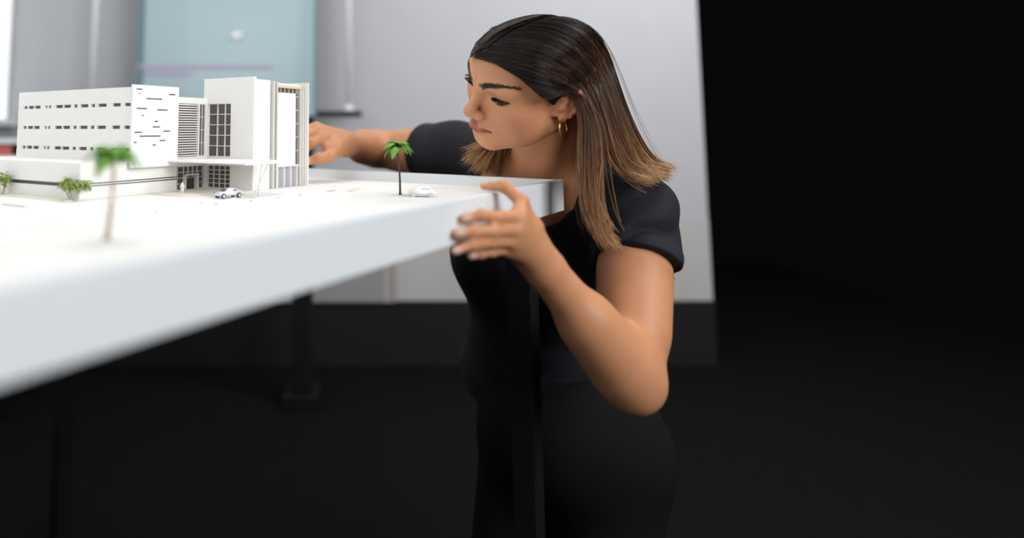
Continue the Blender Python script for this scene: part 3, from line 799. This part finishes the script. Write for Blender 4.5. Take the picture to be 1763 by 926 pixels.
def ring(name, c, r, tr, axis, m, sx=1.0):
    c = np.array(c); ax_ = nrm(axis); a = nrm(np.cross(ax_, [0.1, 0.2, 1.0])); b = np.cross(ax_, a)
    n, k = 40, 8; Vv, Ff = [], []
    for i in range(n):
        t = 2 * math.pi * i / n; rd = a * math.cos(t) + b * math.sin(t)
        for j in range(k):
            f = 2 * math.pi * j / k; Vv.append(c + rd * (r + tr * math.cos(f)) + ax_ * tr * math.sin(f))
    for i in range(n):
        for j in range(k): Ff.append((i * k + j, ((i + 1) % n) * k + j, ((i + 1) % n) * k + (j + 1) % k, i * k + (j + 1) % k))
    return np_mesh(name, np.array(Vv) - PO, np.array(Ff))
lobe = h2w((-.0745, -.0045, -.0215))
er1 = child('earring', ring('earring', lobe + np.array([-.0005, -.003, -.0125]), .0125, .0011, (0.74, -.67, 0.05), M_gold), M_gold); er1['label'] = 'gold hoop in the ear lobe'
child('ear_stud', ring('ear_stud', h2w((-.0800, -.0130, -.0130)), .0045, .0008, HR @ np.array([.3, .6, .6]), M_gold), M_gold)
child('ear_cuff', ring('ear_cuff', h2w((-.0840, -.0295, .0085)), .0048, .0009, HR @ np.array([.2, .2, 1.]), M_gold), M_gold)
# ------------------------------------------------------------------ hair: a close cap and long strands
def hairline(q):
    # positive where hair grows, head-local metres (x folded)
    x, y, z = np.abs(q[:, 0]), q[:, 1], q[:, 2]
    f = -.735 * (y - .0715) + .68 * (z - .0790) + 1.2 * x * x + .010 * np.exp(-(x / .034) ** 2)
    f = f + .0011 * np.sin(x * 1900 + y * 700) * np.sin(y * 1500 - z * 1300)
    return f
def sd_cap(p):
    q = ((p - HO.astype(F32)) @ HR.astype(F32)) / HS.astype(F32)
    d = head_local(q, False) * F32(.95) - F32(.0048)
    d = smax(d, -hairline(q).astype(F32), .006)
    qe = q.copy(); qe[:, 1] += F32(.13) * (qe[:, 2] + F32(.02))
    er = sd_ell(qe, (-.080, -.008, .002), (.02, .024, .033))
    d = smax(d, -er, .004)
    return smax(d, -(q[:, 2] + F32(.055)), .01)
V4, Q4 = surface(sd_cap, h2w((0, 0, .03)) - .17, h2w((0, 0, .03)) + .17, 0.0022)
hc4 = np.tile(np.array([[.010, .0065, .0052]]), (len(V4), 1))
M_cap = vcol_mat('hair_cap', 0.65, 0, 0.15)
hair = child('hair', np_mesh('hair', V4 - PO, Q4, hc4), M_cap)

def trace(px, py, off, Yc):
    # where the sight line meets the head grown by off; else its closest approach
    d = ray(px, py); d = d / np.linalg.norm(d); t = 0.80; bt, bd_ = t, 9
    for _ in range(90):
        v = float(head_w((CAM + d * t)[None].astype(F32), False)[0]) - off
        if v < bd_: bd_, bt = v, t
        if v < .0004: return CAM + d * t
        t += max(v * .8, .0008)
        if t > 1.35: break
    return CAM + d * bt
H_ = None
# guides on the near side: pixel, pixel, depth (None = lies on the head)
near = [
    [(932, 168, H_), (946, 172, H_), (966, 163, H_), (988, 168, .985), (1000, 205, .978), (1001, 255, .975), (1003, 310, .972), (1012, 360, .972), (1034, 400, .972), (1068, 428, .975)],
    [(893, 134, H_), (926, 150, H_), (960, 155, H_), (990, 166, .980), (1005, 205, .975), (1006, 255, .972), (1008, 310, .970), (1016, 360, .970), (1030, 395, .970), (1056, 424, .972)],
    [(850, 109, H_), (898, 124, H_), (948, 142, H_), (990, 163, .978), (1010, 205, .972), (1014, 255, .970), (1014, 310, .968), (1018, 355, .968), (1030, 390, .968), (1050, 418, .970)],
    [(814, 99, H_), (872, 104, H_), (945, 128, H_), (992, 158, .980), (1016, 205, .974), (1021, 255, .970), (1020, 305, .968), (1020, 350, .968), (1026, 385, .968), (1040, 412, .970)],
    [(832, 86, H_), (886, 92, H_), (950, 112, H_), (998, 150, .985), (1022, 205, .978), (1026, 255, .974), (1025, 300, .972), (1025, 345, .972), (1032, 382, .972), (1046, 408, .974)],
    [(858, 68, H_), (912, 72, H_), (968, 94, H_), (1010, 138, .990), (1034, 200, .984), (1045, 250, .982), (1058, 284, .985), (1074, 300, .990), (1092, 308, .995), (1108, 312, 1.0)],
    [(888, 50, H_), (940, 54, H_), (990, 78, H_), (1026, 125, 1.0), (1048, 190, .995), (1062, 240, .995), (1080, 274, 1.0), (1100, 290, 1.005), (1118, 297, 1.01), (1134, 301, 1.015)],
    [(915, 38, H_), (962, 42, H_), (1008, 66, H_), (1038, 112, 1.02), (1060, 180, 1.015), (1077, 230, 1.015), (1095, 266, 1.02), (1112, 285, 1.022), (1130, 294, 1.025), (1148, 300, 1.025)],
    [(938, 31, H_), (980, 36, H_), (1022, 60, H_), (1046, 105, 1.05), (1067, 172, 1.045), (1085, 225, 1.045), (1102, 262, 1.045), (1120, 283, 1.045), (1138, 294, 1.04), (1154, 299, 1.035)],
    [(955, 27, H_), (995, 35, H_), (1030, 60, H_), (1050, 105, 1.09), (1069, 170, 1.085), (1087, 222, 1.085), (1104, 258, 1.085), (1120, 280, 1.08), (1135, 290, 1.07), (1148, 296, 1.065)],
]
far = [
    [(834, 90, H_), (821, 93, H_), (808, 99, H_), ('h', .062, .058, .062), ('h', .075, .030, .030), ('h', .080, .012, -.02), ('h', .078, .020, -.06), (838, 235, 1.165), (815, 252, 1.16), (788, 262, 1.155)],
    [(850, 72, H_), (834, 76, H_), (820, 84, H_), ('h', .066, .050, .070), ('h', .080, .020, .030), ('h', .084, .000, -.02), ('h', .082, .015, -.06), (842, 245, 1.17), (825, 270, 1.165), (806, 292, 1.16)],
    [(885, 48, H_), (866, 50, H_), (848, 60, H_), ('h', .070, .020, .085), ('h', .084, -.01, .030), ('h', .086, -.02, -.02), ('h', .084, .005, -.06), (846, 250, 1.18), (836, 280, 1.175), (826, 302, 1.17)],
    [(905, 41, H_), (890, 40, H_), (872, 46, H_), ('h', .070, .000, .085), ('h', .084, -.025, .030), ('h', .086, -.035, -.02), ('h', .084, -.012, -.06), (856, 250, 1.19), (848, 280, 1.185), (842, 304, 1.18)],
    [(930, 32, H_), (915, 31, H_), (900, 36, H_), ('h', .068, -.02, .09), ('h', .084, -.04, .030), ('h', .086, -.05, -.02), ('h', .084, -.03, -.06), (862, 250, 1.20), (858, 280, 1.195), (852, 305, 1.19)],
    [(960, 27, H_), (945, 25, H_), (930, 27, H_), ('h', .055, -.06, .095), ('h', .080, -.075, .040), ('h', .082, -.08, -.01), ('h', .080, -.07, -.06), (880, 250, 1.24), (876, 280, 1.24), (872, 305, 1.24)],
]
def build(gl, off):
    G = []
    for g in gl:
        pts = []
        for i, a in enumerate(g):
            if a[0] == 'h': pts.append(h2w(a[1:]))
            elif a[2] is None: pts.append(trace(a[0], a[1], off, 1.0))
            else: pts.append(W(*a))
        G.append(pts)
    return np.array(G)
GN0, GN1 = build(near, .0050), build(near, .0125)
GF0, GF1 = build(far, .0050), build(far, .0115)
def cat(Pc, m_):
    # Catmull-Rom through the control points; Pc (n,k,3) -> (n,m,3)
    n, k, _ = Pc.shape
    E_ = np.concatenate([2 * Pc[:, :1] - Pc[:, 1:2], Pc, 2 * Pc[:, -1:] - Pc[:, -2:-1]], 1)
    t = np.linspace(0, k - 1 - 1e-6, m_); i = t.astype(int); f = (t - i)[None, :, None]
    a, b, c, d = E_[:, i], E_[:, i + 1], E_[:, i + 2], E_[:, i + 3]
    return .5 * (2 * b + (c - a) * f + (2 * a - 5 * b + 4 * c - d) * f * f + (3 * b - a - 3 * c + d) * f ** 3)
def sd_cover(p):
    return np.minimum(sd_shirt(p), sd_body(p))
def make_strands(G0, G1, n, m_, wide, srange=None, spread=.004):
    ng = len(G0)
    s = rng.random(n) * (ng - 1 - 1e-6)
    k = s.astype(int); f = (s - k)[:, None, None]; lay = rng.random(n)[:, None, None]
    if ng > 8:      # front lock and back fall part below the ear
        sm = np.clip(np.linspace(-.9, 1.6, G0.shape[1]), 0, 1)[None, :, None]
        fs = np.where(f > .42, 1.0, 0.0); fs = fs + (f - .42) * .5
        f = np.where((k == 4)[:, None, None], f * (1 - sm) + np.clip(fs, 0, 1) * sm, f)
    G = G0[k] * (1 - f) * (1 - lay) + G0[k + 1] * f * (1 - lay) + G1[k] * (1 - f) * lay + G1[k + 1] * f * lay
    tt = np.linspace(0, 1, G.shape[1])[None, :, None]
    # locks: neighbouring strands share an offset
    lock = np.floor(s * 7 + rng.random(n) * .9).astype(int)
    lo = rng.normal(size=(lock.max() + 1, 3)) * np.array([.0045, .006, .003]); ph = rng.random(lock.max() + 1) * 6.28
    wv = np.sin(tt * 7 + ph[lock][:, None, None]) * .0022
    lr = rng.random(lock.max() + 1)[lock]
    G = G + lo[lock][:, None, :] * np.clip(tt - .25, 0, 1) * 1.5 + (nrm(HO - CAM) * -.0030)[None, None] * (lr[:, None, None] - .35) * np.clip(1.2 - tt * 2, 0, 1) + wv * tt * np.array([1, .5, .3])
    G = G + rng.normal(size=(n, 1, 3)) * np.array([.0016, .004, .0012]) * np.clip(tt * 3 - .6, 0.05, 1) * (spread / .004)
    G = G + rng.normal(size=(n, 1, 3)) * .0040 * np.clip(tt - .7, 0, 1) * 3.3
    P = cat(G, m_)
    # trim strands to different lengths
    L_ = rng.uniform(.84, 1.0, n) ** 1; st_ = rng.uniform(0, .035, n)[:, None]
    idx = (st_ + np.linspace(0, 1, m_)[None] * (L_[:, None] - st_)) * (m_ - 1); i0 = np.minimum(idx.astype(int), m_ - 2); fr = (idx - i0)[..., None]
    P = np.take_along_axis(P, i0[..., None].repeat(3, 2), 1) * (1 - fr) + np.take_along_axis(P, (i0 + 1)[..., None].repeat(3, 2), 1) * fr
    # keep out of the head and the body
    def push(P, fn, mn):
        fl = P.reshape(-1, 3).astype(F32)
        for _ in range(3):
            d = fn(fl); bad = np.nonzero(d < mn)[0]
            if len(bad) == 0: break
            pb_ = fl[bad]; e = F32(.002)
            g = np.stack([fn(pb_ + np.eye(3, dtype=F32)[i] * e) - fn(pb_ - np.eye(3, dtype=F32)[i] * e) for i in range(3)], 1)
            g /= np.linalg.norm(g, axis=1, keepdims=True) + 1e-6
            fl[bad] += g * np.minimum(mn - d[bad], .012)[:, None]
        return fl.reshape(P.shape).astype(float)
    P = push(P, lambda p: head_w(p, False), .0042)
    tail = m_ // 2
    P[:, tail:] = push(P[:, tail:], sd_cover, .0025)
    t = np.linspace(0, 1, m_)[None] * L_[:, None]
    return P, t, s / (ng - 1)
ROOT, MID, TIP = np.array([.0125, .0078, .0062]), np.array([.150, .066, .030]), np.array([.54, .32, .155])
def hair_cols(t, s, n, golden=0.0):
    t = np.clip(t + rng.normal(size=(n, 1)) * .09 + golden * np.clip(t * 4 - 2, 0, 1), 0, 1)[..., None]
    a = np.clip((t - .20) / .30, 0, 1); b = np.clip((t - .50) / .48, 0, 1)
    c = ROOT * (1 - a) + MID * a; c = c * (1 - b) + TIP * b
    lk_ = rng.normal(size=60)[(s * 59).astype(int)][:, None, None]
    br = np.exp(rng.normal(size=(n, 1, 1)) * .42 + lk_ * .16)
    return c * br
for nm, (g0, g1, n, rad, gold) in {'under': (GN0, GN1, 1300, .0011, 0.0), 'near': (GN0, GN1, 7000, .00036, .02), 'far': (GF0, GF1, 2200, .00040, .16)}.items():
    m_ = 23
    P, t, s = make_strands(g0, g1, n, m_, 0)
    if nm == 'under': P = P + np.array([0, .006, 0]) * np.clip(t * 2 - .5, 0, 1)[..., None]
    R_ = np.tile(np.concatenate([np.linspace(.25, 1, 4), np.linspace(1, 1, m_ - 10), np.linspace(1, .35, 6)]), (n, 1)) * rad * rng.uniform(.75, 1.25, (n, 1))
    o = child('hair_strands', strands_mesh('hair_strands', P - PO, R_, hair_cols(t, s, n, gold)), M_hair, hair); o['kind'] = 'stuff'
# a few stray single hairs
P, t, s = make_strands(GN1, GN1, 140, 26, 0, spread=.012)
P = P + (rng.normal(size=(140, 1, 3)) * np.array([.006, .004, .004])) * np.clip(t * 1.6 - .2, 0, 1)[..., None] + np.array([0, -.004, .0])
o = child('hair_strands', strands_mesh('hair_strands', P - PO, np.full(P.shape[:2], .00024), hair_cols(t, s, 140, .1)), M_hair, hair); o['kind'] = 'stuff'
# ------------------------------------------------------------------ small model props on the table
M_leaf = mat('palm_green', (0.13, 0.30, 0.04), 0.5, noise=0.3, scale=120)
M_leaf2 = mat('bush_green', (0.21, 0.30, 0.045), 0.6, noise=0.35, scale=150)
M_trunk = mat('palm_trunk', (0.050, 0.026, 0.022), 0.7, noise=0.2, scale=200)
M_trunkp = mat('pale_trunk', (0.42, 0.30, 0.25), 0.7, noise=0.15, scale=200)
M_stem = mat('palm_stem_pale', (0.55, 0.58, 0.36), 0.6)
M_carw = mat('car_white', (0.80, 0.80, 0.80), 0.5)
M_cars = mat('car_silver', (0.74, 0.74, 0.78), 0.3, coat=0.3)
M_tyre = mat('tyre', (0.01, 0.01, 0.011), 0.7)
M_carg = mat('car_glass', (0.10, 0.09, 0.13), 0.25)

def leaf_mesh(name, L_, wid, droop, rise, lobes=5):
    # a drooping frond: a folded blade with a toothed tip, real thickness
    n = 10; Vv, Ff = [], []
    for i in range(n + 1):
        t = i / n; x = L_ * (t - .12 * t * t); z = rise * math.sin(t * 1.7) * L_ - droop * t * t * L_
        w = wid * math.sin(math.pi * min(t * .93 + .07, 1.0)) ** .7
        if i > 6: w *= (1.0 if i % 2 else .72)
        for j, (s_, dz) in enumerate(((-1, -.35), (-.5, -.08), (0, .1), (.5, -.08), (1, -.35))):
            Vv.append((x - abs(s_) * w * .25, s_ * w, z + dz * w))
    k = 5
    for i in range(n):
        for j in range(k - 1): Ff.append((i * k + j, i * k + j + 1, (i + 1) * k + j + 1, (i + 1) * k + j))
    N0 = len(Vv); Vv += [(a, b, c - .0005) for a, b, c in Vv]; Ff += [tuple(N0 + q for q in f[::-1]) for f in Ff]
    me = bpy.data.meshes.new(name); me.from_pydata(Vv, [], Ff); me.validate(); me.shade_smooth(); return me
def palm(base, top, rad, label, fronds, mtrunk, seed, L_=.030, wid=.0075):
    r = random.Random(seed); base = np.array(base); top = np.array(top)
    e = empty('model_palm', base, 0, label, 'model palm', 'palms on the model')
    d = top - base
    pts = [d * t + np.array([math.sin(t * 3) * .0012, 0, 0]) for t in np.linspace(0, 1, 9)]
    tube('trunk', pts, [rad * (1.15 - .3 * t) for t in np.linspace(0, 1, 9)], mtrunk, e, 10)
    link('root_collar', tube_mesh('root_collar', [(0, 0, 0), (0, 0, .0022)], [rad * 1.9, rad * 1.3], 10), mtrunk, e, smooth=True)
    tube('crown_stem', [d, d + nrm(d) * .010], [rad * .95, rad * .7], M_stem, e, 10)
    me = [leaf_mesh('frond', L_, wid, .95, .42), leaf_mesh('frond', L_ * .85, wid * .8, .55, .5)]
    for i, az in enumerate(fronds):
        o = link('frond', me[i % 2], M_leaf, e); o.location = d + nrm(d) * (.009 - .0025 * (i % 3))
        o.rotation_euler = (r.uniform(-.25, .25), r.uniform(-.22, .12), math.radians(az + r.uniform(-9, 9)))
        s_ = r.uniform(.88, 1.1); o.scale = (s_, s_, s_)
    return e
ZG = ZS + .0001
pb_ = onz(689, 335, ZG); pt_ = W(684, 260, pb_[1])
palm(pb_, pt_, .0015, 'slender dark-trunked model palm standing beside the white car', [-8, 12, 35, -35, 150, 172, 195, 215, 250, 290, 90, 130, -20, 25, 160, 185, 5, 178], M_trunk, 3, .0245, .0065)
pf_ = onz(184, 412, ZG); ptf = W(196, 279, pf_[1])
palm(pf_, ptf, .0022, 'pale-trunked model palm blurred in the foreground before the podium', [-10, 10, 40, -40, 160, 180, 205, 140, 250, 290, 90], M_trunkp, 5, .0265, .0085)

def bush(px, py, h, w, label, seed):
    r = random.Random(seed); b = onz(px, py, ZG)
    e = empty('model_bush', b, 0, label, 'model bush', 'bushes by the model podium')
    for i in range(5):
        a = i * 1.26; x, y = .18 * w * math.cos(a), .18 * w * math.sin(a)
        tube('stem', [(x * .6, y * .6, 0), (x * 1.3, y * 1.1, h * .35), (x * 2.0, y * 1.8, h * .62)], [.0011, .0009, .0006], M_trunkp if i % 2 else M_stem, e, 6)
    me = bpy.data.meshes.new('leaf')
    me.from_pydata([(0, 0, 0), (.35, .22, .05), (1, 0, -.12), (.35, -.22, .05), (.4, 0, .12), (.4, 0, -.05)], [], [(0, 3, 4), (3, 2, 4), (2, 1, 4), (1, 0, 4), (0, 5, 3), (3, 5, 2), (2, 5, 1), (1, 5, 0)])
    for i in range(190):
        o = link('leaf', me, M_leaf2, e)
        th_ = r.uniform(0, 6.28); cz = r.uniform(-1, 1); rr = r.uniform(.15, 1) ** .6; q = math.sqrt(1 - cz * cz)
        o.location = (w * .42 * rr * q * math.cos(th_), w * .42 * rr * q * math.sin(th_), h * .68 + h * .30 * rr * cz)
        s_ = w * r.uniform(.15, .27); o.scale = (s_, s_, s_); o.rotation_euler = (r.uniform(-.6, .6), r.uniform(-.3, .9), th_ + r.uniform(-.6, .6))
    return e
bush(127, 345, .033, .044, 'bright green leafy model bush at the front corner of the podium', 1)
bush(1, 336, .035, .030, 'bright green model bush cut by the left picture edge', 2)

def car(c, rz, L_, label, kind, name='model_car'):
    e = empty(name, c, rz, label, 'model car'); k = L_
    prof = {'silver': [(-.50, .10), (-.49, .17), (-.44, .20), (-.25, .225), (-.10, .325), (.12, .335), (.27, .29), (.40, .235), (.48, .225), (.50, .18), (.50, .08)],
            'white': [(-.50, .09), (-.50, .20), (-.42, .235), (-.27, .25), (-.13, .38), (.08, .405), (.28, .36), (.42, .25), (.50, .23), (.51, .16), (.49, .09)]}[kind]
    def shell(nm, pr, w0, m, par, top=.80, z0=0.0):
        n = len(pr); zm = max(z for _, z in pr); Vv = []
        for s_ in (-1, 1):
            for x, z in pr:
                f = 1 - (1 - top) * max(0, (z - .2) / (zm - .2 + 1e-6)) if zm > .2 else 1
                f *= 1 - .12 * max(0, abs(x) - .35) / .15
                Vv.append((x * k, s_ * w0 * k * f, z * k))
        Ff = [tuple(range(n))[::-1], tuple(range(n, 2 * n))] + [(i, (i + 1) % n, n + (i + 1) % n, n + i) for i in range(n)]
        bm = bmesh.new(); vs_ = [bm.verts.new(v) for v in Vv]
        for f in Ff: bm.faces.new([vs_[q] for q in f])
        bmesh.ops.recalc_face_normals(bm, faces=bm.faces); bmesh.ops.bevel(bm, geom=bm.edges[:], offset=.010 * k, segments=2, affect='EDGES')
        me = bpy.data.meshes.new(nm); bm.to_mesh(me); bm.free(); me.shade_smooth(); return link(nm, me, m, par)
    bod = shell('car_body', prof, .21, M_cars if kind == 'silver' else M_carw, e, .74)
    if kind == 'silver':
        shell('side_glass', [(-.20, .236), (-.09, .300), (.11, .312), (.24, .272), (.26, .236)], .201, M_carg, e, .80)
        shell('windscreen', [(-.262, .226), (-.240, .233), (-.112, .322), (-.128, .322)], .150, M_carg, e, .9)
        disc_ = None
        for s_ in (-1, 1): box('headlamp', ((-.495) * k, s_ * .13 * k - .03 * k, .16 * k), ((-.455) * k, s_ * .13 * k + .03 * k, .195 * k), M_carg, e)
    else:
        box('sill', (-.40 * k, -.180 * k, .055 * k), (.40 * k, .180 * k, .10 * k), M_grey, e)
        shell('side_glass', [(-.25, .262), (-.12, .350), (.07, .372), (.25, .335), (.36, .262)], .203, mat('car_pale_glass', (0.6, 0.6, 0.6), 0.5), e, .80)
    wm = M_tyre
    for x in (-.31, .31):
        for s_ in (-1, 1):
            yy = s_ * .19 * k
            o = link('wheel', tube_mesh('wheel', [(x * k, yy - .035 * k, .085 * k), (x * k, yy + .035 * k, .085 * k)], .085 * k, 16), wm if kind == 'silver' else M_grey, e)
            if kind == 'silver': link('hub_cap', tube_mesh('hub_cap', [(x * k, yy + s_ * .0352 * k, .085 * k), (x * k, yy + s_ * .04 * k, .085 * k)], .045 * k, 12), M_cars, o)
    return e
c1 = onz(393, 340.5, ZG)
car(c1, AN + math.radians(-14), .0415, 'small silver model car with dark windows parked before the canopy struts', 'silver')
c2 = onz(727, 338.5, ZG)
car(c2, math.radians(-8), .0395, 'plain white model car beside the slender palm near the hand', 'white')

# tiny white figure at the entrance
def sd_fig(p):
    d = sd_ell(p, (0, 0, .0172), (.0018, .0017, .0021))
    d = smin(d, sd_cone(p, (0, 0, .0142), (.0002, 0, .0095), .0026, .0023), .002)
    for s_ in (-1, 1):
        d = smin(d, sd_cone(p, (s_ * .001, 0, .009), (s_ * .0017, s_ * -.0012, .0004), .0016, .0011), .0012)
        d = smin(d, sd_cone(p, (s_ * .0024, 0, .0136), (s_ * .0048, -.0006, .0105), .0010, .0008), .0012)
        d = smin(d, sd_cone(p, (s_ * .0048, -.0006, .0105), (s_ * .0040, -.0020, .0078), .0008, .0007), .0006)
    return d
vf, qf = surface(sd_fig, (-.008, -.006, -.002), (.008, .006, .022), .00045)
fm = ML(-.1040, .072, .0022 * 1.0)
fo = link('model_figure', np_mesh('model_figure', vf * .78, qf), M_model2); fo.location = fm + np.array([0, 0, .0002]); fo.rotation_euler = (0, 0, .5)
tag(fo, 'tiny white human figure standing by the model entrance door', 'figurine')
